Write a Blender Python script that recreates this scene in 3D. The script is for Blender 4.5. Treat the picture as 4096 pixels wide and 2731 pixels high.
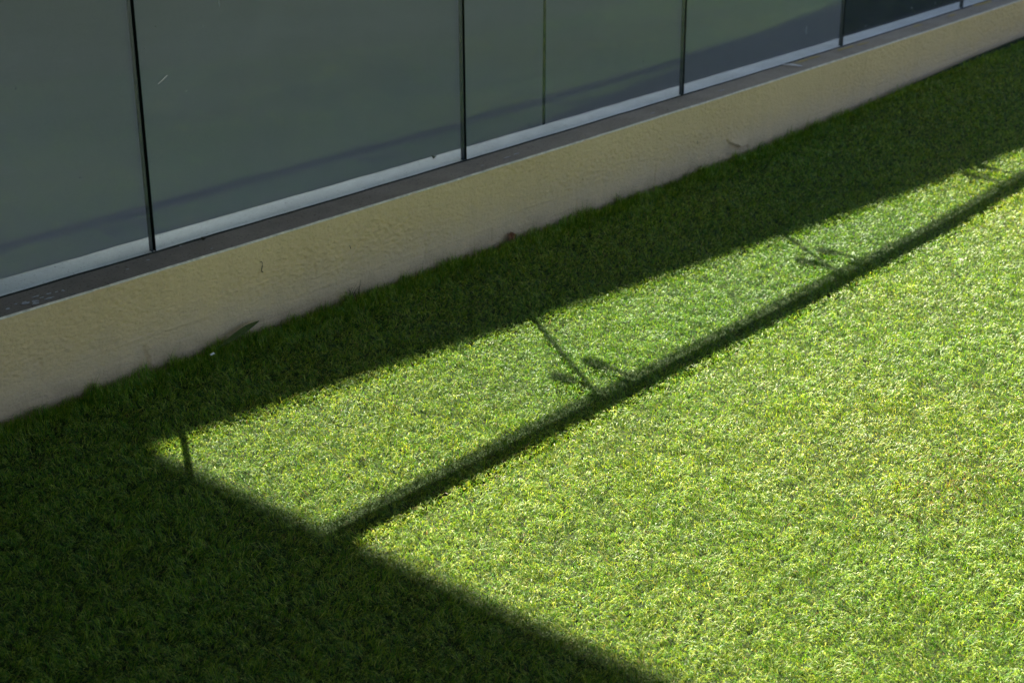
import bpy, math, random
import numpy as np
from mathutils import Vector

for o in list(bpy.data.objects):
    bpy.data.objects.remove(o)
scene = bpy.context.scene
C = scene.collection
R = math.radians
rng = np.random.default_rng(7)
random.seed(7)

# ------------------------------------------------------------------ camera, sky, sun, exposure
# world axes: X runs along the kerb, Y points from the lawn to the glass, Z is up; lawn surface at z = 0
cam_d = bpy.data.cameras.new('camera')
cam = bpy.data.objects.new('camera', cam_d); C.objects.link(cam)
cam_d.sensor_width = 36.0
cam_d.lens = 55.5
cam_d.clip_start = 0.05; cam_d.clip_end = 2000
cam.location = (0, 0, 1.6)
PITCH, HEAD, ROLL = R(21.84), R(40.6 - 90), R(0.36)
from mathutils import Matrix
cam.rotation_euler = (Matrix.Rotation(HEAD, 3, 'Z') @ Matrix.Rotation(R(90) - PITCH, 3, 'X') @ Matrix.Rotation(ROLL, 3, 'Z')).to_euler()
cam_d.dof.use_dof = True
cam_d.dof.focus_distance = 3.6
cam_d.dof.aperture_fstop = 5.6
scene.camera = cam

SUN_EL = R(42.0)
SUN_H = Vector((0.539, 0.842))            # horizontal direction towards the sun (x, y)
world = bpy.data.worlds.new('World'); scene.world = world
world.use_nodes = True
wn = world.node_tree.nodes; wl = world.node_tree.links
for n in list(wn): wn.remove(n)
sky = wn.new('ShaderNodeTexSky'); sky.sky_type = 'NISHITA'; sky.sun_disc = False
sky.sun_elevation = SUN_EL
sky.air_density = 0.5; sky.dust_density = 1.0; sky.ozone_density = 1.0
sky.sun_rotation = math.atan2(SUN_H.x, SUN_H.y)
bg = wn.new('ShaderNodeBackground'); bg.inputs['Strength'].default_value = 0.05
wo = wn.new('ShaderNodeOutputWorld')
wl.new(sky.outputs[0], bg.inputs['Color']); wl.new(bg.outputs[0], wo.inputs['Surface'])

sd = bpy.data.lights.new('sun', 'SUN'); sd.energy = 5.0; sd.angle = R(0.45); sd.color = (1.0, 0.90, 0.72)
sun = bpy.data.objects.new('sun', sd); C.objects.link(sun)
sdir = Vector((SUN_H.x * math.cos(SUN_EL), SUN_H.y * math.cos(SUN_EL), math.sin(SUN_EL)))
sun.rotation_euler = sdir.to_track_quat('Z', 'Y').to_euler()
sun.location = (6, 12, 12)

scene.view_settings.view_transform = 'Standard'
scene.view_settings.look = 'None'
scene.view_settings.exposure = 2.5
scene.view_settings.gamma = 1.0
scene.view_settings.use_curve_mapping = False
scene.render.engine = 'CYCLES'
scene.cycles.max_bounces = 8
scene.cycles.transparent_max_bounces = 16

# ------------------------------------------------------------------ measures
HK = 0.2526                                # kerb height
UC = 2.9
def V(u):                                  # the glass line: a very gently curved kerb
    u = np.asarray(u, float)
    a = np.where(u > UC, 0.0040, 0.0022)
    uu = np.clip(u, -2.0, 9.0)
    return 3.313 + a * (uu - UC) ** 2 + np.where(u > 9, (u - 9) * 2 * 0.0040 * (9 - UC), 0)
def sst(a, b, x):
    q = np.clip((np.asarray(x, float) - a) / (b - a), 0, 1); return q * q * (3 - 2 * q)
def G(x, y):                               # the lawn rises a little along the far stretch of the kerb
    return 0.078 * sst(4.5, 7.9, x) * sst(1.3, 3.0, y)
FACE = 0.123                               # the face stands this far in front of the glass line
J0, JW = 2.404, 1.2295                     # joints of the glass

# ------------------------------------------------------------------ helpers
def hash2(ix, iy, seed):
    h = (ix.astype(np.int64) * 374761393 + iy.astype(np.int64) * 668265263 + seed * 974634541) & 0xffffffff
    h = ((h ^ (h >> 13)) * 1274126177) & 0xffffffff
    h = h ^ (h >> 16)
    return (h & 0xffffff) / float(0xffffff)
def vnoise(x, y, seed=0):
    x = np.asarray(x, float); y = np.asarray(y, float)
    ix = np.floor(x); iy = np.floor(y); fx = x - ix; fy = y - iy
    ix = ix.astype(np.int64); iy = iy.astype(np.int64)
    sx = fx * fx * (3 - 2 * fx); sy = fy * fy * (3 - 2 * fy)
    a = hash2(ix, iy, seed); b = hash2(ix + 1, iy, seed); c = hash2(ix, iy + 1, seed); d = hash2(ix + 1, iy + 1, seed)
    return (a * (1 - sx) + b * sx) * (1 - sy) + (c * (1 - sx) + d * sx) * sy
def fbm(x, y, oct=4, seed=0):
    s = 0; a = 0.5
    for i in range(oct):
        s = s + a * (vnoise(x, y, seed + i) - 0.5); x = x * 2.03 + 7.1; y = y * 2.03 + 3.7; a *= 0.5
    return s

def mesh(name, verts, faces, mat=None, smooth=False):
    me = bpy.data.meshes.new(name)
    me.from_pydata([tuple(map(float, v)) for v in verts], [], [tuple(map(int, f)) for f in faces])
    me.update()
    if mat: me.materials.append(mat)
    if smooth:
        for p in me.polygons: p.use_smooth = True
    return me
def obj(name, me, parent=None, label=None, cat=None, group=None, kind=None, loc=None):
    o = bpy.data.objects.new(name, me); C.objects.link(o)
    if parent: o.parent = parent
    if label: o['label'] = label
    if cat: o['category'] = cat
    if group: o['group'] = group
    if kind: o['kind'] = kind
    if loc: o.location = loc
    return o
def grid_mesh(name, P, mat, smooth=True):
    n, m = P.shape[:2]
    me = bpy.data.meshes.new(name)
    i = np.arange(n * m).reshape(n, m)
    f = np.stack([i[:-1, :-1], i[1:, :-1], i[1:, 1:], i[:-1, 1:]], -1).reshape(-1, 4)
    me.vertices.add(n * m); me.vertices.foreach_set('co', P.reshape(-1).astype(np.float32))
    me.loops.add(f.size); me.loops.foreach_set('vertex_index', f.reshape(-1).astype(np.int32))
    me.polygons.add(len(f)); me.polygons.foreach_set('loop_start', (np.arange(len(f)) * 4).astype(np.int32))
    me.polygons.foreach_set('loop_total', np.full(len(f), 4, np.int32))
    me.polygons.foreach_set('use_smooth', np.full(len(f), smooth, bool))
    me.update(calc_edges=True); me.validate()
    me.materials.append(mat)
    return me
BOXF = [(0, 3, 2, 1), (4, 5, 6, 7), (0, 1, 5, 4), (1, 2, 6, 5), (2, 3, 7, 6), (3, 0, 4, 7)]
def box_v(x0, x1, y0, y1, z0, z1):
    return [(x0, y0, z0), (x1, y0, z0), (x1, y1, z0), (x0, y1, z0), (x0, y0, z1), (x1, y0, z1), (x1, y1, z1), (x0, y1, z1)]
def box(name, x0, x1, y0, y1, z0, z1, mat, **k):
    return obj(name, mesh(name, box_v(x0, x1, y0, y1, z0, z1), BOXF, mat), **k)
def tube_mesh(name, pts, rad, mat, seg=12):
    vs = []; fs = []
    pts = [Vector(p) for p in pts]; n = len(pts)
    rads = rad if isinstance(rad, (list, tuple)) else [rad] * n
    for i, p in enumerate(pts):
        t = (pts[min(i + 1, n - 1)] - pts[max(i - 1, 0)]).normalized()
        a = t.cross(Vector((0, 0, 1)));
        if a.length < 1e-3: a = t.cross(Vector((1, 0, 0)))
        a.normalize(); b = t.cross(a)
        for k in range(seg):
            an = 2 * math.pi * k / seg
            vs.append(p + (a * math.cos(an) + b * math.sin(an)) * rads[i])
    for i in range(n - 1):
        for k in range(seg):
            fs.append((i * seg + k, i * seg + (k + 1) % seg, (i + 1) * seg + (k + 1) % seg, (i + 1) * seg + k))
    fs.append(tuple(range(seg))[::-1]); fs.append(tuple((n - 1) * seg + k for k in range(seg)))
    return mesh(name, vs, fs, mat, True)

# ------------------------------------------------------------------ materials
class NT:
    def __init__(s, name):
        s.m = bpy.data.materials.new(name); s.m.use_nodes = True
        s.t = s.m.node_tree; s.n = s.t.nodes; s.l = s.t.links
        for n in list(s.n): s.n.remove(n)
        s.out = s.n.new('ShaderNodeOutputMaterial')
    def add(s, typ, **k):
        n = s.n.new('ShaderNode' + typ)
        for a, v in k.items():
            if a.startswith('i_'): n.inputs[a[2:].replace('_', ' ')].default_value = v
            else: setattr(n, a, v)
        return n
    def link(s, a, b): s.l.new(a, b)
    def coord(s, scale=(1, 1, 1)):
        tc = s.add('TexCoord'); mp = s.add('Mapping'); mp.inputs['Scale'].default_value = scale
        s.link(tc.outputs['Object'], mp.inputs['Vector']); return mp.outputs[0]
    def noise(s, scale, detail=4, rough=0.55, vec=None):
        n = s.add('TexNoise'); n.inputs['Scale'].default_value = scale; n.inputs['Detail'].default_value = detail
        n.inputs['Roughness'].default_value = rough
        if vec is not None: s.link(vec, n.inputs['Vector'])
        return n.outputs['Fac']
    def ramp(s, fac, stops):
        r = s.add('ValToRGB'); cr = r.color_ramp
        while len(cr.elements) < len(stops): cr.elements.new(0.5)
        for e, (p, c) in zip(cr.elements, stops):
            e.position = p; e.color = (*c, 1) if len(c) == 3 else c
        s.link(fac, r.inputs[0]); return r.outputs[0]
    def mix(s, fac, a, b, blend='MIX'):
        m = s.add('Mix', data_type='RGBA', blend_type=blend)
        if isinstance(fac, (int, float)): m.inputs[0].default_value = fac
        else: s.link(fac, m.inputs[0])
        for x, i in ((a, 6), (b, 7)):
            if isinstance(x, tuple): m.inputs[i].default_value = (*x, 1)
            else: s.link(x, m.inputs[i])
        return m.outputs[2]
    def math(s, op, a, b=None, c=None):
        m = s.add('Math', operation=op)
        for i, x in enumerate((a, b, c)):
            if x is None: continue
            if isinstance(x, (int, float)): m.inputs[i].default_value = x
            else: s.link(x, m.inputs[i])
        return m.outputs[0]
    def bump(s, h, dist, strength=1.0, normal=None):
        b = s.add('Bump'); b.inputs['Distance'].default_value = dist; b.inputs['Strength'].default_value = strength
        s.link(h, b.inputs['Height'])
        if normal is not None: s.link(normal, b.inputs['Normal'])
        return b.outputs[0]
    def pbsdf(s, col, rough=0.7, normal=None, spec=0.5, metallic=0.0):
        p = s.add('BsdfPrincipled')
        if isinstance(col, tuple): p.inputs['Base Color'].default_value = (*col, 1)
        else: s.link(col, p.inputs['Base Color'])
        if isinstance(rough, (int, float)): p.inputs['Roughness'].default_value = rough
        else: s.link(rough, p.inputs['Roughness'])
        p.inputs['Specular IOR Level'].default_value = spec
        p.inputs['Metallic'].default_value = metallic
        if normal is not None: s.link(normal, p.inputs['Normal'])
        return p
    def done(s, sh):
        s.link(sh.outputs[0] if hasattr(sh, 'outputs') else sh, s.out.inputs['Surface']); return s.m

def mat_plain(name, col, rough=0.7, spec=0.4, nscale=30, var=0.25, metallic=0.0):
    t = NT(name); v = t.coord()
    f = t.noise(nscale, 4, 0.6, v)
    c = t.ramp(f, [(0.25, tuple(x * (1 - var) for x in col)), (0.75, tuple(min(1, x * (1 + var)) for x in col))])
    return t.done(t.pbsdf(c, rough, t.bump(f, 0.001, 0.3), spec, metallic))

# stucco of the kerb
t = NT('beige_stucco'); v = t.coord()
n1 = t.noise(2.2, 5, 0.6, v); n2 = t.noise(14, 5, 0.6, v); n3 = t.noise(120, 4, 0.65, v)
sep = t.add('SeparateXYZ'); t.link(v, sep.inputs[0])
c = t.ramp(n1, [(0.30, (0.71, 0.475, 0.235)), (0.55, (0.755, 0.505, 0.255)), (0.78, (0.785, 0.53, 0.275))])
# bare, pinker render along the foot where the paint wore off, its border uneven
mr = t.add('MapRange'); mr.inputs['From Min'].default_value = 0.155; mr.inputs['From Max'].default_value = 0.03
t.link(t.math('ADD', sep.outputs[2], t.math('MULTIPLY', t.math('SUBTRACT', n2, 0.5), 0.16)), mr.inputs['Value'])
c = t.mix(t.math('MULTIPLY', mr.outputs[0], 0.6), c, (0.62, 0.44, 0.295))
spk = t.ramp(t.noise(60, 3, 0.7, v), [(0.32, (0.0, 0.0, 0.0)), (0.42, (1, 1, 1))])
c = t.mix(0.08, c, spk, 'MULTIPLY')
# faint run marks down the face
run = t.ramp(t.noise(1.0, 4, 0.6, t.coord((16, 1, 1.8))), [(0.33, (0.80, 0.78, 0.76)), (0.5, (1, 1, 1))])
c = t.mix(0.22, c, run, 'MULTIPLY')
# soil splashed up from the turf
mr2 = t.add('MapRange'); mr2.inputs['From Min'].default_value = 0.05; mr2.inputs['From Max'].default_value = 0.0
t.link(t.math('ADD', sep.outputs[2], t.math('MULTIPLY', t.math('SUBTRACT', n2, 0.5), 0.10)), mr2.inputs['Value'])
c = t.mix(t.math('MULTIPLY', mr2.outputs[0], 0.42), c, (0.26, 0.175, 0.10))
vor = t.add('TexVoronoi'); vor.inputs['Scale'].default_value = 150; t.link(t.coord((0.6, 1, 1)), vor.inputs['Vector'])
h = t.math('ADD', t.math('MULTIPLY', n3, 0.8), t.math('MULTIPLY', vor.outputs['Distance'], -0.35))
M_STUCCO = t.done(t.pbsdf(c, 0.85, t.bump(h, 0.005, 1.0), 0.25))

M_ARRIS = mat_plain('worn_pale_render', (0.70, 0.59, 0.46), 0.9, 0.2, 60, 0.35)

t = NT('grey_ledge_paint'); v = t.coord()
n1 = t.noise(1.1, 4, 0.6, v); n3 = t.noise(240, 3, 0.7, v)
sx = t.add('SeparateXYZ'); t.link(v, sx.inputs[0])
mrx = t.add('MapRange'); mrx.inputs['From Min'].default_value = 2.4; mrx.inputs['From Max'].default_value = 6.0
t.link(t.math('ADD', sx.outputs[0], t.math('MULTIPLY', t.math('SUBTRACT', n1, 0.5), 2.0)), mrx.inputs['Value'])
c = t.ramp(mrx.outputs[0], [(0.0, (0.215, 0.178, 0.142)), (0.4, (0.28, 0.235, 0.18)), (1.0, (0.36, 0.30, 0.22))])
pit = t.ramp(t.noise(130, 2, 0.6, v), [(0.30, (0.15, 0.15, 0.15)), (0.40, (1, 1, 1))])
c = t.mix(0.8, c, pit, 'MULTIPLY')
dirt = t.ramp(t.noise(9, 5, 0.7, v), [(0.35, (0.72, 0.70, 0.68)), (0.6, (1, 1, 1))])
c = t.mix(0.7, c, dirt, 'MULTIPLY')
M_LEDGE = t.done(t.pbsdf(c, 0.7, t.bump(t.math('ADD', n3, pit), 0.0012, 0.7), 0.25))

t = NT('white_ledge_paint'); v = t.coord()
n3 = t.noise(210, 3, 0.7, v)
c = t.ramp(t.noise(7, 5, 0.65, v), [(0.3, (0.66, 0.66, 0.65)), (0.65, (0.80, 0.80, 0.79))])
pit = t.ramp(t.noise(110, 2, 0.65, v), [(0.29, (0.25, 0.24, 0.22)), (0.37, (1, 1, 1))])
c = t.mix(0.75, c, pit, 'MULTIPLY')
blot = t.ramp(t.noise(28, 3, 0.6, v), [(0.24, (0.40, 0.42, 0.30)), (0.31, (1, 1, 1))])
c = t.mix(0.6, c, blot, 'MULTIPLY')
M_WHITE = t.done(t.pbsdf(c, 0.65, t.bump(n3, 0.001, 0.6), 0.3))

M_SEAL = mat_plain('dark_mossy_sealant', (0.022, 0.024, 0.016), 0.8, 0.3, 80, 0.5)
M_CORE = mat_plain('plain_concrete', (0.25, 0.24, 0.22), 0.9, 0.2, 6, 0.2)
M_GASKET = mat_plain('black_silicone', (0.003, 0.003, 0.003), 0.9, 0.05, 40, 0.2)
M_EDGE = mat_plain('dark_teal_glass_edge', (0.003, 0.014, 0.016), 0.4, 0.3, 20, 0.3)
M_STEEL = mat_plain('brushed_steel', (0.45, 0.45, 0.44), 0.35, 0.5, 60, 0.15, 1.0)
M_ROD = mat_plain('black_steel', (0.006, 0.007, 0.005), 0.6, 0.3, 60, 0.2)
M_BLOCKER = mat_plain('pale_blocker_render', (0.45, 0.44, 0.41), 0.9, 0.2, 3, 0.15)
M_DARK = mat_plain('dark_cladding', (0.02, 0.024, 0.032), 0.6, 0.2, 3, 0.3)

# glass: clear with a cool tint, its reflection growing with the angle; a dusty veil also paints in the grain of reflected turf
t = NT('tinted_glass')
lw = t.add('LayerWeight'); lw.inputs['Blend'].default_value = 0.5
fz = t.math('ADD', t.math('MULTIPLY', t.math('POWER', lw.outputs['Facing'], 5.0), 0.95), 0.038)
tr = t.add('BsdfTransparent'); tr.inputs[0].default_value = (0.90, 0.945, 0.935, 1)
gl = t.add('BsdfGlossy'); gl.inputs['Roughness'].default_value = 0.012; gl.inputs['Color'].default_value = (0.54, 0.61, 0.72, 1)
m1 = t.add('MixShader'); t.link(fz, m1.inputs[0]); t.link(tr.outputs[0], m1.inputs[1]); t.link(gl.outputs[0], m1.inputs[2])
df = t.add('BsdfDiffuse'); df.inputs[0].default_value = (0.5, 0.55, 0.6, 1)
dust_and_reflection = t.ramp(t.math('ADD', t.math('MULTIPLY', t.noise(5, 5, 0.7, t.coord()), 0.5), t.math('MULTIPLY', t.noise(160, 3, 0.8, t.coord()), 0.5)), [(0.38, (0.004,) * 3), (0.62, (0.036,) * 3)])
m2 = t.add('MixShader'); t.link(dust_and_reflection, m2.inputs[0]); t.link(m1.outputs[0], m2.inputs[1]); t.link(df.outputs[0], m2.inputs[2])
M_GLASS = t.done(m2)

# turf blades: colour per blade
t = NT('turf_blades')
at = t.add('Attribute', attribute_name='col')
p = t.pbsdf(at.outputs['Color'], 0.44, None, 0.32)
tl = t.add('BsdfTranslucent'); t.link(t.mix(1.0, at.outputs['Color'], (1.35, 1.25, 0.55), 'MULTIPLY'), tl.inputs[0])
mx = t.add('MixShader'); mx.inputs[0].default_value = 0.33
t.link(p.outputs[0], mx.inputs[1]); t.link(tl.outputs[0], mx.inputs[2])
M_BLADE = t.done(mx)
t = NT('turf_backing'); v = t.coord()
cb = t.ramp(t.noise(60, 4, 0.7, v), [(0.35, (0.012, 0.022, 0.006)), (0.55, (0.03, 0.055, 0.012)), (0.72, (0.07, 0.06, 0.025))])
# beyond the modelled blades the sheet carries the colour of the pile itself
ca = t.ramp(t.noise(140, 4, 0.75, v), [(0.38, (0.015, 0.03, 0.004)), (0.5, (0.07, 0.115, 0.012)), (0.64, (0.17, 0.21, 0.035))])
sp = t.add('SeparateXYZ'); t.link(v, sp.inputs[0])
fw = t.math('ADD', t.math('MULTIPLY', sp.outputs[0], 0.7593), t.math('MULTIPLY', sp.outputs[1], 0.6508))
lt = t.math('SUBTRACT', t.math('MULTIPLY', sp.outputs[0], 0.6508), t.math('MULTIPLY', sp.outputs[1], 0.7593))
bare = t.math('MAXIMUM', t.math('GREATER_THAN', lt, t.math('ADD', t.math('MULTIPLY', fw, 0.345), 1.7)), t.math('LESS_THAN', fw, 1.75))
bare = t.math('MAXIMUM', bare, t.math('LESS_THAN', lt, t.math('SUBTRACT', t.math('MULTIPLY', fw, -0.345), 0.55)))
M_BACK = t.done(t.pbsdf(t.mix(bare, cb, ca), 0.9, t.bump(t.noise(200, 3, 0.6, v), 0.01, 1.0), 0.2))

t = NT('lower_paving'); v = t.coord()
M_LOW = t.done(t.pbsdf(t.ramp(t.noise(0.25, 5, 0.6, v), [(0.3, (0.48, 0.48, 0.53)), (0.7, (0.55, 0.55, 0.61))]), 0.8, None, 0.3))

# ------------------------------------------------------------------ setting
gx, gy = np.meshgrid(np.concatenate([[-40, -10, 0], np.linspace(2, 12, 51), [20, 60]]), np.concatenate([[-60, -20, -5], np.linspace(0, 3.5, 36)]), indexing='ij')
gy = np.minimum(gy, V(gx) - FACE + 0.015)
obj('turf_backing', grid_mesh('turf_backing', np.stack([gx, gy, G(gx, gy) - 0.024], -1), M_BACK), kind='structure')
obj('lower_ground', mesh('lower_ground', [(-400, 3.3, -3.2), (600, 3.3, -3.2), (600, 900, -3.2), (-400, 900, -3.2)], [(0, 1, 2, 3)], M_LOW), kind='structure')

# ------------------------------------------------------------------ kerb
kerb = obj('kerb_wall', None, label='low beige stucco kerb wall with grey ledge along the lawn', cat='kerb', loc=(2.9, 3.19, 0))
def kid(name, me, parent=kerb, **k):
    o = obj(name, me, **k); o.parent = parent
    top = parent
    o.matrix_parent_inverse = Matrix.Translation(-Vector(parent.location)) if parent.parent is None else Matrix()
    return o
def ulist(step):
    return np.concatenate([np.arange(-6, 1.0, 0.06), np.arange(1.0, 9.2, step), np.arange(9.2, 20, 0.06)])
us = ulist(0.0042)
zs = np.concatenate([[-0.08, -0.04], np.arange(-0.02, HK - 0.0045, 0.0035), [HK - 0.0045]])
U, Z = np.meshgrid(us, zs, indexing='ij')
rough_amt = np.clip((Z - 0.035 + 0.05 * fbm(U * 3, Z * 8, 3, 5)) / 0.07, 0.12, 1) * (0.35 + 1.35 * np.clip(0.5 + 2.2 * fbm(U * 2.2, Z * 7, 3, 41), 0, 1))
d = 0.0080 * fbm(U * 105, Z * 185, 3, 11) * rough_amt
clot = np.clip(vnoise(U * 85, Z * 120, 21) - 0.62, 0, 1) * np.clip(vnoise(U * 9, Z * 14, 23) - 0.35, 0, 1)
d += 0.018 * clot * rough_amt
d += 0.004 * fbm(U * 5, Z * 7, 2, 31)                                        # trowel waves
lay = np.abs(np.mod(Z * 1.0 + 0.006 * fbm(U * 2.1, Z * 3, 3, 33), 0.031) - 0.0155) / 0.0155
d += 0.0012 * np.where(lay < 0.12, -1, 0) * np.clip((0.11 - Z) / 0.05, 0, 1) * (vnoise(U * 2.3, Z * 30, 35) > 0.45)
for zc, sd_, am in ((0.082, 61, 0.0028), (0.058, 67, 0.0020), (0.128, 73, 0.0016)):   # ridges left by the trowel
    d += 0.6 * am * np.exp(-((Z - zc - 0.022 * fbm(U * 1.4, U * 0, 3, sd_)) / 0.0035) ** 2) * np.clip(vnoise(U * 2.6, U * 0, sd_ + 3) * 2.4 - 0.9, 0, 1)
for uc_, z0_, z1_, sd_ in ((3.31, 0.03, 0.085, 1), (4.52, 0.0, 0.075, 2), (4.06, 0.0, 0.05, 3), (5.62, 0.0, 0.06, 4), (5.48, 0.0, 0.045, 5), (1.95, 0.06, 0.12, 6), (2.86, 0.10, 0.15, 7), (3.62, 0.01, 0.06, 8), (6.3, 0.0, 0.05, 9)):
    d -= 0.0045 * np.exp(-((U - uc_ - 0.02 * fbm(Z * 30 + sd_ * 9, Z * 0, 3, 97)) / 0.0032) ** 2) * (Z > z0_) * (Z < z1_)
# drip crack near the foot, a split flake farther along
d -= 0.006 * np.exp(-((U - 2.262 - 0.004 * np.sin(Z * 90)) / 0.0045) ** 2) * (Z < 0.062)
d += 0.004 * np.exp(-((U - 2.275) / 0.005) ** 2) * (Z < 0.055)
fl = Z - (0.060 - 0.30 * (U - 5.02) + 0.035 * fbm(U * 22, U * 0, 3, 37))
infl = (U > 4.99) & (U < 5.15)
d += 0.02 * np.clip(vnoise(U * 38, Z * 70, 39) - 0.45, 0, 1) * np.exp(-((U - 5.02) / 0.07) ** 2 - ((Z - 0.012) / 0.014) ** 2)
d += np.where(infl, 0.016 * np.exp(-np.clip(fl, 0, None) / 0.03) * (fl > 0) * np.sin(np.clip((U - 4.99) / 0.16, 0, 1) * np.pi), 0)
d -= np.where(infl, 0.008 * np.exp(-np.clip(-fl, 0, None) / 0.012) * (fl <= 0), 0)
edge_j = 0.0028 * fbm(us * 26, us * 0, 4, 51) + 0.0018 * fbm(us * 3, us * 0, 3, 55)
notch = np.zeros_like(us)
for q, wd, dp in ((3.265, 0.012, 0.006), (4.105, 0.016, 0.006), (3.41, 0.008, 0.004), (5.85, 0.02, 0.005), (2.14, 0.02, 0.004), (6.7, 0.015, 0.005)):
    notch += dp * np.exp(-((us - q) / wd) ** 2)
yface = V(us)[:, None] - FACE - d
yface[:, -1] = (V(us) - FACE + edge_j + notch)
P = np.stack([U, yface, Z], -1)
kid('stucco_face', grid_mesh('stucco_face', P[:, ::-1], M_STUCCO))
# worn arris
pr = [(0.0, -0.0045), (0.0008, -0.0022), (0.0022, 0.0), (0.0062, -0.0004)]
P = np.stack([np.stack([us, V(us) - FACE + edge_j + notch * (1 - k * 0.1) + a + 0.0012 * fbm(us * 80, us * 0 + k, 2, 61), np.full_like(us, HK + b - notch * 0.3)], -1) for k, (a, b) in enumerate(pr)], 1)
kid('worn_edge', grid_mesh('worn_edge', P[:, ::-1], M_ARRIS))
# grey ledge
fr = np.linspace(0, 1, 14)
ya = V(us) - FACE + 0.0030 + 0.006 * fbm(us * 14, us * 0, 4, 77) + edge_j + notch * 0.6
yb = V(us) + 0.004
Y = ya[:, None] * (1 - fr) + yb[:, None] * fr
Uq = np.repeat(us[:, None], 14, 1)
Zq = HK + 0.0016 * fbm(Uq * 18, Y * 18, 3, 71) + 0.0 * Y
Zq[:, 0] = HK - 0.0006; Zq[:, 1:] += 0.0006
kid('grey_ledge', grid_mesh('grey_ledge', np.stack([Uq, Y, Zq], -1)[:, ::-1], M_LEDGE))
# sealant bead, uneven
wob = 0.006 * fbm(us * 7, us * 0, 4, 81) + 0.010 * np.clip(vnoise(us * 3.1, us * 0, 85) - 0.7, 0, 1)
offs = [(-0.0065, 0.0002), (-0.0050, 0.0028), (-0.0010, 0.0034), (0.0035, 0.0018)]
P = np.stack([np.stack([us, V(us) + a + wob * (0.6 if k < 2 else 1.0) + 0.002 * fbm(us * 40, us * 0 + k * 3, 2, 87), np.full_like(us, HK + b)], -1) for k, (a, b) in enumerate(offs)], 1)
kid('sealant_bead', grid_mesh('sealant_bead', P[:, ::-1], M_SEAL))
# white strip of the ledge behind the glass
fr = np.linspace(0, 1, 12)
wid = 0.122 - 0.006 * np.clip(us - 3, 0, 5)
ya = V(us) + 0.0015 + wob
yb = V(us) + wid + 0.004 * fbm(us * 12, us * 0, 4, 91)
Y = ya[:, None] * (1 - fr) + yb[:, None] * fr
Uq = np.repeat(us[:, None], 12, 1)
Zq = HK + 0.0022 + 0.0014 * fbm(Uq * 20, Y * 20, 3, 93)
Zq[:, -1] -= 0.006
kid('white_ledge', grid_mesh('white_ledge', np.stack([Uq, Y, Zq], -1)[:, ::-1], M_WHITE))
# core down to the lower level
uc = np.linspace(-6, 20, 80)
prof = [(-FACE + 0.02, HK - 0.012), (-FACE + 0.02, -3.2), (0.085, -3.2), (0.085, HK - 0.012), (-FACE + 0.02, HK - 0.012)]
P = np.stack([np.stack([uc, V(uc) + a, np.full_like(uc, b)], -1) for a, b in prof], 1)
kid('wall_core', grid_mesh('wall_core', P, M_CORE, False))

# paint marks on the grey ledge: thin flakes
def flake(cx, cy, rx, ry, seed, n=11, z=HK + 0.0022, th=0.0009, ang=0.0):
    r = random.Random(seed); vs = []; ca, sa = math.cos(ang), math.sin(ang)
    for lvl in (0, th):
        r2 = random.Random(seed)
        for k in range(n):
            a = 2 * math.pi * k / n; q = 0.45 + 0.75 * r2.random()
            x, y = rx * q * math.cos(a), ry * q * math.sin(a)
            vs.append((cx + x * ca - y * sa, cy + x * sa + y * ca, z + lvl))
    fs = [tuple(range(n, 2 * n))] + [(k, (k + 1) % n, n + (k + 1) % n, n + k) for k in range(n)]
    return vs, fs
M_SPLASH = mat_plain('pale_paint_splash', (0.40, 0.39, 0.39), 0.8, 0.2, 200, 0.35)
M_YELLOW = mat_plain('faded_yellow_paint', (0.46, 0.34, 0.12), 0.8, 0.2, 120, 0.3)
k = 0
for (cx, cy, rx, ry) in [(1.905, 3.225, .007, .006), (1.955, 3.228, .013, .009), (1.978, 3.222, .011, .008), (1.968, 3.209, .010, .006), (2.003, 3.232, .006, .003), (2.012, 3.215, .014, .004),
                          (2.03, 3.243, .008, .003), (2.05, 3.240, .006, .002), (2.066, 3.236, .005, .006), (2.0, 3.25, .012, .003), (1.935, 3.24, .005, .004),
                          (2.35, 3.27, .006, .003), (2.27, 3.25, .005, .002), (2.52, 3.22, .004, .002), (3.75, 3.235, .018, .003), (3.80, 3.24, .013, .003), (3.62, 3.23, .006, .003), (4.55, 3.232, .02, .003), (2.48, 3.30, .004, .002), (5.02, 3.245, .02, .003)]:
    vs, fs = flake(cx, cy + float(V(cx)) - 3.313, rx, ry, 100 + k); k += 1
    kid('paint_fleck', mesh('paint_fleck', vs, fs, M_SPLASH))
for (cx, cy, rx, ry) in [(5.70, 3.317, .055, .012), (5.80, 3.318, .045, .009), (6.05, 3.318, .075, .012), (6.20, 3.31, .05, .008), (7.49, 3.375, .13, .016), (6.75, 3.335, .05, .009), (7.1, 3.34, .05, .01)]:
    vs, fs = flake(cx, cy, rx, ry, 300 + k, 15); k += 1
    kid('paint_smear', mesh('paint_smear', vs, fs, M_YELLOW))

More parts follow.
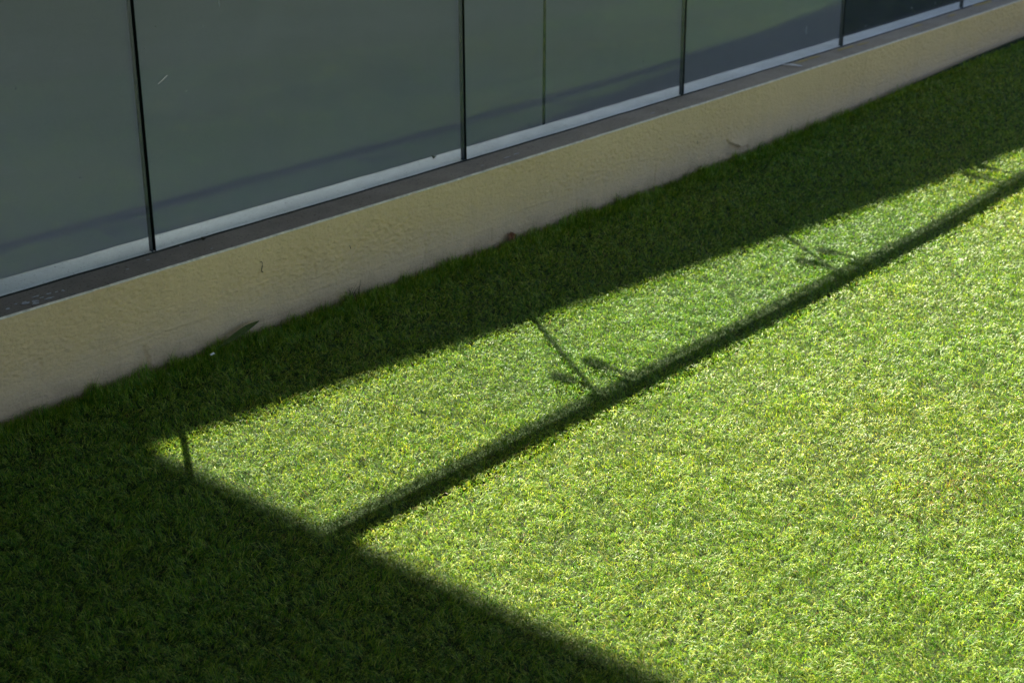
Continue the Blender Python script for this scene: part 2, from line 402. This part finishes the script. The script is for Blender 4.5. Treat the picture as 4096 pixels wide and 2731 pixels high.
# ------------------------------------------------------------------ glass balustrade
LEAN = R(0.8)
TOP = 1.197
ordinals = {-2: 'sheet', -1: 'sheet'}
M_MARK = mat_plain('dried_white_mark', (0.26, 0.27, 0.28), 0.8, 0.2, 90, 0.25)
lab = {
    -3: ('clear glass panel two past the paint flecked ledge', None), -2: ('clear glass panel one past the paint flecked ledge', None),
    -1: ('glass panel above the ledge stretch with white paint splashes', None),
    0: ('glass panel with a slanting pale scratch above the strap leaf', None),
    1: ('glass panel with a thin dark rod standing behind it', None),
    2: ('glass panel with a white streak above the pale feather', None),
    3: ('dark glass panel above yellow paint smears on the ledge', None),
    4: ('glass panel beside the dark one, past the yellow smears', None),
    5: ('glass panel two past the dark one along the kerb', None),
}
GAP = 0.0090
for kx in range(-3, 6):
    ua, ub = J0 + JW * kx, J0 + JW * (kx + 1)
    A = Vector((ua, float(V(ua)), HK + 0.001)); B = Vector((ub, float(V(ub)), HK + 0.001))
    L = (B - A).length; ang = math.atan2(B.y - A.y, B.x - A.x)
    L2 = L - GAP
    th = 0.015
    # panel frame: origin at its base, x along the panel, leaning a little outwards
    me = mesh('glass_panel', [(0.0011, 0, 0), (L2 - 0.0011, 0, 0), (L2 - 0.0011, th, 0), (0.0011, th, 0), (0.0011, 0, TOP - HK), (L2 - 0.0011, 0, TOP - HK), (L2 - 0.0011, th, TOP - HK), (0.0011, th, TOP - HK)],
              [(0, 1, 5, 4), (2, 3, 7, 6)], M_GLASS)
    g = obj('glass_panel', me, label=lab[kx][0], cat='glass panel', group='glass panels of the balustrade')
    dirv = (B - A).normalized()
    g.location = A + dirv * (GAP / 2)
    g.rotation_euler = (Matrix.Rotation(ang, 3, 'Z') @ Matrix.Rotation(-LEAN, 3, 'X')).to_euler()
    for x0, x1 in ((0.0, 0.0011), (L2 - 0.0011, L2)):
        e = box('glass_edge', x0, x1, 0, th, 0.0, TOP - HK, M_EDGE); e.parent = g
    e = box('glass_edge', 0.0011, L2 - 0.0011, 0, th, TOP - HK, TOP - HK + 0.003, M_EDGE); e.parent = g
    e = box('joint_seal', L2 + 0.0003, L2 + GAP - 0.0003, 0.0015, th - 0.0015, 0.006, TOP - HK, M_GASKET); e.parent = g
    marks = []
    if kx == 2:
        marks = [(5.771 - ua, 0.364 - HK, 0.0045, 0.018, 0.05), (5.74 - ua, 0.372 - HK, 0.003, 0.004, 0), (5.765 - ua, 0.42 - HK, 0.003, 0.006, 0), (5.7 - ua, 0.33 - HK, .002, .003, 0)]
    elif kx == 0:
        marks = [(2.480 - ua, 0.703 - HK, 0.0010, 0.020, -1.05), (2.62 - ua, 0.82 - HK, .002, .004, -.5), (2.95 - ua, .86 - HK, .0022, .003, 0), (2.47 - ua, .84 - HK, .002, .003, -1), (2.43 - ua, .79 - HK, .002, .003, -1), (2.55 - ua, .66 - HK, .002, .003, -1), (2.68 - ua, .87 - HK, .0025, .012, .1)]
    elif kx == 1:
        marks = [(3.95 - ua, 0.31 - HK, 0.0012, 0.007, 0), (4.02 - ua, .52 - HK, .0012, .007, 0), (4.6 - ua, .42 - HK, .0015, .006, .1), (4.45 - ua, .5 - HK, .0015, .004, 0)]
    elif kx == -1:
        marks = [(2.05 - ua, .75 - HK, .0018, .003, 0), (1.95 - ua, .6 - HK, .0018, .003, .4), (2.2 - ua, .5 - HK, .0015, .003, 0)]
    elif kx == 3:
        marks = [(6.3 - ua, .31 - HK, .003, .004, 0), (6.75 - ua, .33 - HK, .003, .005, 0), (7.0 - ua, .32 - HK, .003, .004, 0)]
    for (mx_, mz_, rx, rz, an) in marks:
        vs, fs = flake(0, 0, rx * 0.9, rz * 1.0, int(mx_ * 1000) + 5, 10, 0, 0.0006, an)
        vs = [(x + mx_ - GAP / 2, -0.0002 - z, y + mz_) for x, y, z in vs]
        e = obj('dried_mark', mesh('dried_mark', vs, fs, M_MARK)); e.parent = g

# handrail with its clamps, above the top of the picture; its shadow crosses the lawn
def sh_v(z): return z * SUN_H.y / math.tan(SUN_EL)
hr = obj('handrail', None, label='round steel handrail clamped along the top of the glass', cat='handrail', loc=(2.9, 3.17, 1.04))
ZR = 1.045
RAILOFF = -0.145
ur = np.linspace(-1.3, 10, 40)
kid('rail_tube', tube_mesh('rail_tube', [(u, float(V(u)) + RAILOFF, ZR) for u in ur], 0.036, M_STEEL, 20), hr)
for kx in range(-2, 6):
    uj = J0 + JW * kx
    for s in (-1, 1):
        ux = uj + s * 0.066; vv = float(V(ux)) + 0.010
        b = kid('rail_bracket', tube_mesh('rail_bracket', [(ux, vv, ZR - 0.005), (ux, vv - 0.05, ZR - 0.008), (ux, vv + RAILOFF - 0.01, ZR - 0.012)], 0.011, M_STEEL, 10), hr)
        c_ = kid('glass_clamp', tube_mesh('glass_clamp', [(ux, vv - 0.024, ZR - 0.005), (ux, vv + 0.022, ZR - 0.005)], [0.025, 0.025], M_STEEL, 16), hr)

# thin rod behind the glass
box_rod = tube_mesh('steel_rod', [(4.19, float(V(4.19)) + 0.128, -0.5), (4.19, float(V(4.19)) + 0.128 + 0.006, 0.80)], 0.0055, M_ROD, 10)
rod = obj('steel_rod', box_rod, label='thin black vertical rod behind the glass at the white ledge', cat='rod')

# ------------------------------------------------------------------ unseen slab added to shade the lawn and block sky, on added columns
ZT, ZB = 4.25, 4.0
def shift(z): return SUN_H * (z / math.tan(SUN_EL))
sT, sB = shift(ZT), shift(ZB)
EA = Vector((1.98, 2.81)); EB = Vector((5.86, 2.385))         # shade border on the lawn
slope = (EB.y - EA.y) / (EB.x - EA.x)
xr = 1.985 + sB.x
def edge_y(x): return EA.y + slope * (min(x, 24) - sT.x - EA.x) + sT.y
poly = [(-12, -6.0), (xr + 0.24, -6.0), (xr, edge_y(xr)), (24, edge_y(24)), (70, edge_y(24)), (70, 90), (-12, 90)]
n = len(poly)
vs = [(x, y, ZB) for x, y in poly] + [(x, y, ZT) for x, y in poly]
fs = [tuple(range(n))[::-1], tuple(range(n, 2 * n))] + [(k, (k + 1) % n, n + (k + 1) % n, n + k) for k in range(n)]
blocker = obj('light_blocker', None, label='unseen flat slab added and shaped to shade the lawn', cat='blocker', loc=(0, 10, 0))
kid('blocker_slab', mesh('blocker_slab', vs, fs, M_BLOCKER), blocker)
for cx, cy, zb in ((-11, -5.4, -0.02), (-11, 88, -3.2), (14, 38, -3.2), (21.5, 6.2, -3.2), (69, 5.5, -3.2), (40, 88, -3.2), (69, 20, -3.2)):
    kid('blocker_column', tube_mesh('blocker_column', [(cx, cy, zb), (cx, cy, ZB)], 0.18, M_BLOCKER, 20), blocker)
bl = obj('clad_block', None, label='dark clad block beyond the far glass panels', cat='building', loc=(16, 5.4, -3.2))
kid('cladding', mesh('cladding', box_v(12, 20, 4.4, 6.62, -3.2, 1.0), BOXF, M_DARK), bl)
kid('roof_cap', mesh('roof_cap', box_v(11.95, 20.05, 4.36, 6.65, 1.0, 1.08), BOXF, M_ROD), bl)

# ------------------------------------------------------------------ turf
def make_turf():
    # candidate roots: lawn in view and a margin round it
    u0, u1, v0, v1 = 0.3, 11.0, -1.3, 3.205
    dmax = 92000
    N = int((u1 - u0) * (v1 - v0) * dmax)
    x = rng.uniform(u0, u1, N); y = rng.uniform(v0, v1, N)
    # inside the field of view (widened)
    fx, fy = math.cos(R(40.6)), math.sin(R(40.6))
    dep = x * fx + y * fy; lat = x * fy - y * fx
    dist = np.sqrt(x * x + y * y + 1.6 ** 2)
    keep = (lat > -0.345 * dep - 0.55) & (lat < 0.345 * dep + 1.7) & (dep > 1.75) & (y < V(x) - FACE - 0.002)
    # mirrored part of the lawn, farther along the kerb
    far = (x > 4) & (y > 0.9) & (x < 11) & (y < V(x) - FACE - 0.002)
    rho = np.clip((2.6 / dist) ** 1.25, 0.12, 1.0) * np.where(lat > 0.345 * dep + 0.35, 0.42, 1.0)
    rho = np.where(keep, rho, np.where(far, 0.13, 0))
    wall = np.clip(1 - (V(x) - FACE - y) / 0.16, 0, 1)
    rho = np.minimum(1.0, rho * (1 + 0.9 * wall * (wall > 0.6)))
    sel = rng.random(N) < rho
    x, y, dist, wall = x[sel], y[sel], dist[sel], wall[sel]
    n = len(x)
    wide = np.clip(dist / 3.0, 0.9, 2.6) ** 0.75 * np.where(x * fy - y * fx > 0.345 * (x * fx + y * fy) + 0.35, 1.5, 1.0)
    patch = fbm(x * 1.3, y * 1.3, 3, 201); patch2 = fbm(x * 5, y * 5, 3, 211); patch3 = fbm(x * 22, y * 22, 2, 221)
    # nap: tufts share a direction
    az = (math.pi * 2) * fbm(x * 30, y * 30, 2, 231) * 2.2 + R(200) + fbm(x * 1.1, y * 1.1, 2, 241) * 2.5 + rng.normal(0, 0.9, n)
    up = np.clip(0.06 + 0.8 * patch3 + 0.35 * patch2 + rng.normal(0, 0.2, n), 0, 1)
    up = np.maximum(up, np.clip(wall * 1.3, 0, 0.95) * rng.uniform(0.6, 1.0, n))
    clump = np.where(wall > 0.75, 0.55 + 1.15 * vnoise(x * 24, y * 10, 251) ** 1.5 + 0.5 * rng.random(n) ** 3, 1.0)
    L = rng.uniform(0.012, 0.023, n) * (1 + 0.4 * patch2) * (1 + 0.8 * wall) * clump
    a0 = R(48) + R(38) * up + rng.normal(0, 0.18, n)
    a1 = R(-4) + R(66) * up + rng.normal(0, 0.30, n)
    z0 = np.full(n, -0.0235) + 0.010 * (1 - wall) + G(x, y)
    turn = rng.normal(0, 0.55, n)
    seg = [0.52, 0.48]
    pts = [np.stack([x, y, z0], 1)]
    for k, an in enumerate((a0, a1)):
        azk = az + turn * k
        dv = np.stack([np.cos(azk) * np.cos(an), np.sin(azk) * np.cos(an), np.sin(an)], 1)
        pts.append(pts[-1] + dv * (L * seg[k])[:, None])
    w = rng.uniform(0.0007, 0.0012, n) * wide
    tw = rng.normal(0, 0.5, n)
    verts = np.empty((n, 5, 3), np.float32)
    for k in range(2):
        azk = az + turn * k + math.pi / 2
        side = np.stack([np.cos(azk) * np.cos(tw), np.sin(azk) * np.cos(tw), np.sin(tw)], 1)
        verts[:, 2 * k] = pts[k] - side * (w / 2)[:, None]
        verts[:, 2 * k + 1] = pts[k] + side * (w / 2)[:, None]
    verts[:, 4] = pts[2]
    # nothing pokes into the kerb
    lim = (V(x) - FACE - 0.004)
    verts[:, :, 1] = np.minimum(verts[:, :, 1], lim[:, None])
    # colour per blade
    pal = np.array([(0.148, 0.275, 0.011), (0.080, 0.220, 0.008), (0.258, 0.360, 0.022), (0.030, 0.125, 0.006), (0.44, 0.51, 0.10), (0.19, 0.125, 0.05)])
    pr_ = np.array([0.30, 0.24, 0.24, 0.12, 0.085, 0.015])
    idx = rng.choice(6, n, p=pr_)
    # dry brown thatch gathers in a patch and along the kerb
    thatch = np.exp(-(((x - 3.05) / 0.22) ** 2 + ((y - 1.30) / 0.10) ** 2)) * 0.16 + np.clip(wall - 0.85, 0, 1) * 1.2
    idx = np.where(rng.random(n) < thatch, 5, idx)
    col = pal[idx] * (1 + 0.28 * patch + 0.25 * patch2)[:, None] * rng.uniform(0.75, 1.25, n)[:, None]
    col[:, 0] *= 1 + 0.5 * patch
    me = bpy.data.meshes.new('turf_grass')
    me.vertices.add(n * 5); me.vertices.foreach_set('co', verts.reshape(-1))
    base = (np.arange(n) * 5)[:, None]
    tri = (base + np.array([0, 1, 3, 2, 2, 3, 4])[None]).astype(np.int32)
    me.loops.add(n * 7); me.loops.foreach_set('vertex_index', tri.reshape(-1))
    me.polygons.add(n * 2)
    st = ((np.arange(n) * 7)[:, None] + np.array([0, 4])[None]).reshape(-1).astype(np.int32)
    me.polygons.foreach_set('loop_start', st)
    me.polygons.foreach_set('loop_total', np.tile([4, 3], n).astype(np.int32))
    me.polygons.foreach_set('use_smooth', np.ones(n * 2, bool))
    me.update(calc_edges=True)
    at = me.color_attributes.new('col', 'FLOAT_COLOR', 'POINT')
    cc = np.ones((n, 5, 4), np.float32); cc[:, :, :3] = col[:, None, :]
    at.data.foreach_set('color', cc.reshape(-1))
    me.materials.append(M_BLADE)
    return me
turf = obj('turf_grass', make_turf(), label='short green artificial turf covering the lawn', cat='turf', kind='stuff')

# ------------------------------------------------------------------ small things
def leaf_strip(name, pts, widths, normals, mat, fold=0.25):
    vs = []; fs = []
    for p, w, nrm in zip(pts, widths, normals):
        p = Vector(p); nrm = Vector(nrm).normalized(); vs_i = []
        i = len(vs) // 5
        q0 = Vector(pts[max(i - 1, 0)]); q1 = Vector(pts[min(i + 1, len(pts) - 1)]); tt = (q1 - q0).normalized()
        sd_ = tt.cross(nrm).normalized()
        for k, a in enumerate((-1, -0.5, 0, 0.5, 1)):
            vs.append(p + sd_ * (w * a) + nrm * (abs(a) * w * fold))
    m = len(pts)
    for i in range(m - 1):
        for k in range(4):
            fs.append((i * 5 + k, i * 5 + k + 1, (i + 1) * 5 + k + 1, (i + 1) * 5 + k))
    me = mesh(name, vs, fs, mat, True)
    return me
def thicken(o, t):
    m = o.modifiers.new('thickness', 'SOLIDIFY'); m.thickness = t; return o
M_STRAP = mat_plain('olive_strap_leaf', (0.06, 0.08, 0.016), 0.75, 0.2, 60, 0.35)
M_DRY = mat_plain('brown_dry_leaf', (0.16, 0.055, 0.018), 0.7, 0.3, 90, 0.4)
M_DKLEAF = mat_plain('dark_green_leaf', (0.03, 0.032, 0.012), 0.6, 0.3, 90, 0.3)
M_FEATHER = mat_plain('pale_feather', (0.72, 0.68, 0.66), 0.8, 0.2, 160, 0.12)
M_STEM = mat_plain('dark_stem', (0.05, 0.04, 0.02), 0.8, 0.2, 90, 0.3)
M_PAPER = mat_plain('white_paper', (0.75, 0.77, 0.78), 0.8, 0.2, 90, 0.1)
M_WEED = mat_plain('weed_grass', (0.07, 0.10, 0.02), 0.6, 0.3, 90, 0.3)

def yf(u): return float(V(u)) - FACE
pts = []; wd = []; nr = []
for i in range(17):
    q = i / 16
    u = 2.462 + 0.165 * q
    z = -0.018 + 0.036 * math.sin(min(1, q * 1.12) * math.pi * 0.55) + 0.004 * q
    pts.append((u, yf(u) - 0.020 - 0.016 * math.sin(q * math.pi), z + 0.009))
    wd.append(0.0006 + 0.0080 * math.sin(math.pi * (q ** 1.15)) ** 0.8 if 0 < q < 1 else 0.0008)
    nr.append((0.15, -0.75 + 0.5 * q, 0.62 + 0.2 * q))
o = obj('strap_leaf', leaf_strip('strap_leaf', pts, wd, nr, M_STRAP), label='long curved olive strap leaf lying against the kerb foot', cat='leaf'); thicken(o, 0.0007)

# lobed dry leaf, upright against the kerb
out = [(-.020, -.012), (-.019, .010), (-.012, -.001), (-.006, .006), (-.003, .004), (.000, .010), (.006, .006), (.010, .008), (.016, .002), (.022, -.002), (.018, -.008), (.010, -.014), (-.006, -.016)]
u0 = 3.70
vs = [(u0, yf(u0) - 0.016, 0.010)] + [(u0 + a, yf(u0) - 0.016 + 0.35 * (b) - 0.004 * math.sin(a * 300), 0.016 + b * 1.15) for a, b in out]
fs = [(0, 1 + i, 1 + (i + 1) % len(out)) for i in range(len(out))]
o = obj('dry_leaf', mesh('dry_leaf', vs, fs, M_DRY), label='small ragged brown dry leaf stuck at the kerb foot', cat='leaf'); thicken(o, 0.0005)

# small dark leaf on the white ledge
u0, v0 = 3.578, 3.402
pts = [(u0 - 0.008 + 0.019 * q, v0 - 0.006 + 0.014 * q, HK + 0.0055 + 0.004 * math.sin(q * math.pi)) for q in np.linspace(0, 1, 7)]
wd = [0.0008, 0.005, 0.0072, 0.008, 0.007, 0.0045, 0.0008]
o = obj('fallen_leaf', leaf_strip('fallen_leaf', pts, wd, [(0, 0, 1)] * 7, M_DKLEAF, 0.3), label='small dark leaf lying on the white ledge behind the glass', cat='leaf'); thicken(o, 0.0006)

# feather on the ledge: shaft and vane
u0 = 5.58
fe = obj('feather', None, label='pale slender feather lying across the grey ledge', cat='feather', loc=(u0, 3.29, HK + 0.002))
pts = [(u0 - 0.006 + 0.022 * q - 0.01 * math.sin(q * 3.1), 3.330 - 0.075 * q, HK + 0.006 + 0.003 * math.sin(q * math.pi)) for q in np.linspace(0, 1, 10)]
wd = [0.001, 0.004, 0.0075, 0.010, 0.0115, 0.012, 0.0115, 0.010, 0.007, 0.002]
vane = kid('vane', leaf_strip('vane', pts, wd, [(0, 0, 1)] * 10, M_FEATHER, 0.2), fe); thicken(vane, 0.0008)
kid('shaft', tube_mesh('shaft', [(p[0], p[1], p[2] + 0.001) for p in pts], [0.0012] * 9 + [0.0006], M_FEATHER, 8), fe)

# curled stem hanging on the stucco
u0 = 2.66
pts = [(u0 - 0.006, yf(u0) - 0.005, 0.190), (u0 - 0.001, yf(u0) - 0.007, 0.191), (u0 + 0.002, yf(u0) - 0.007, 0.186), (u0 + 0.0015, yf(u0) - 0.006, 0.178), (u0 - 0.0015, yf(u0) - 0.006, 0.170), (u0 - 0.002, yf(u0) - 0.006, 0.163), (u0 + 0.003, yf(u0) - 0.006, 0.159)]
obj('dry_twig', tube_mesh('dry_stem', pts, [.0006, .0009, .0009, .0010, .0013, .0018, .0008], M_STEM, 7), label='thin curled dry stem stuck to the stucco face', cat='stem')
for (u_, z_, l_, nm) in ((2.99, 0.155, 0.012, 'short dark splinter stuck on the stucco above the weed tuft'), (4.78, 0.115, 0.012, 'short dark splinter stuck on the stucco before the split flake')):
    obj('splinter', tube_mesh('splinter', [(u_, yf(u_) - 0.006, z_), (u_ + 0.002, yf(u_) - 0.007, z_ - l_ * 0.5), (u_ + 0.004, yf(u_) - 0.006, z_ - l_)], [.0006, .0011, .0006], M_STEM, 6), label=nm, cat='splinter')

# scrap of paper in the turf
vs = [(-.006, -.003, 0), (.006, -.004, .002), (.007, .003, .004), (-.005, .004, .001), (0, 0, .003)]
o = obj('paper_scrap', mesh('paper_scrap', [(2.431 + a, 3.134 + b, 0.0 + c_) for a, b, c_ in vs], [(0, 1, 4), (1, 2, 4), (2, 3, 4), (3, 0, 4)], M_PAPER), label='tiny white paper scrap in the turf below the strap leaf', cat='paper'); thicken(o, 0.0004)

# crumb of soil on the ledge by the sealant
import bmesh
def lump(name, loc, r, mat, seed, **k):
    bm = bmesh.new(); bmesh.ops.create_icosphere(bm, subdivisions=2, radius=r)
    rr = random.Random(seed)
    for v_ in bm.verts: v_.co *= 0.7 + 0.6 * rr.random(); v_.co.z *= 0.7
    me = bpy.data.meshes.new(name); bm.to_mesh(me); bm.free(); me.materials.append(mat)
    return obj(name, me, loc=loc, **k)
lump('soil_crumb', (2.557, 3.300, HK + 0.005), 0.0058, M_STEM, 3, label='dark soil crumb on the ledge beside the sealant', cat='crumb')

# weed tuft at the kerb foot: blades out of one crown
wt = obj('weed_tuft', None, label='wispy dark weed tuft growing at the kerb foot', cat='weed', loc=(2.985, yf(2.985) - 0.015, -0.02))
rw = random.Random(5)
for k in range(22):
    a = rw.uniform(0, 2 * math.pi); ln = rw.uniform(0.028, 0.060) if k < 14 else rw.uniform(0.05, 0.075)
    bx, by = 2.985 + rw.gauss(0, 0.012), yf(2.985) - 0.016 + rw.gauss(0, 0.004)
    le = rw.uniform(0.15, 0.6)
    pts = [(bx + math.cos(a) * ln * le * q * q, min(by + math.sin(a) * ln * le * q * q * 0.5, yf(2.985) - 0.004), -0.02 + ln * q * (1 - 0.25 * le * q)) for q in np.linspace(0, 1, 6)]
    kid('blade', leaf_strip('blade', pts, [0.0011, 0.0012, 0.0011, 0.0009, 0.0006, 0.0002], [(math.sin(a), -abs(math.cos(a)) - 0.2, 0.3)] * 6, M_WEED if k % 3 else M_STEM, 0.1), wt)
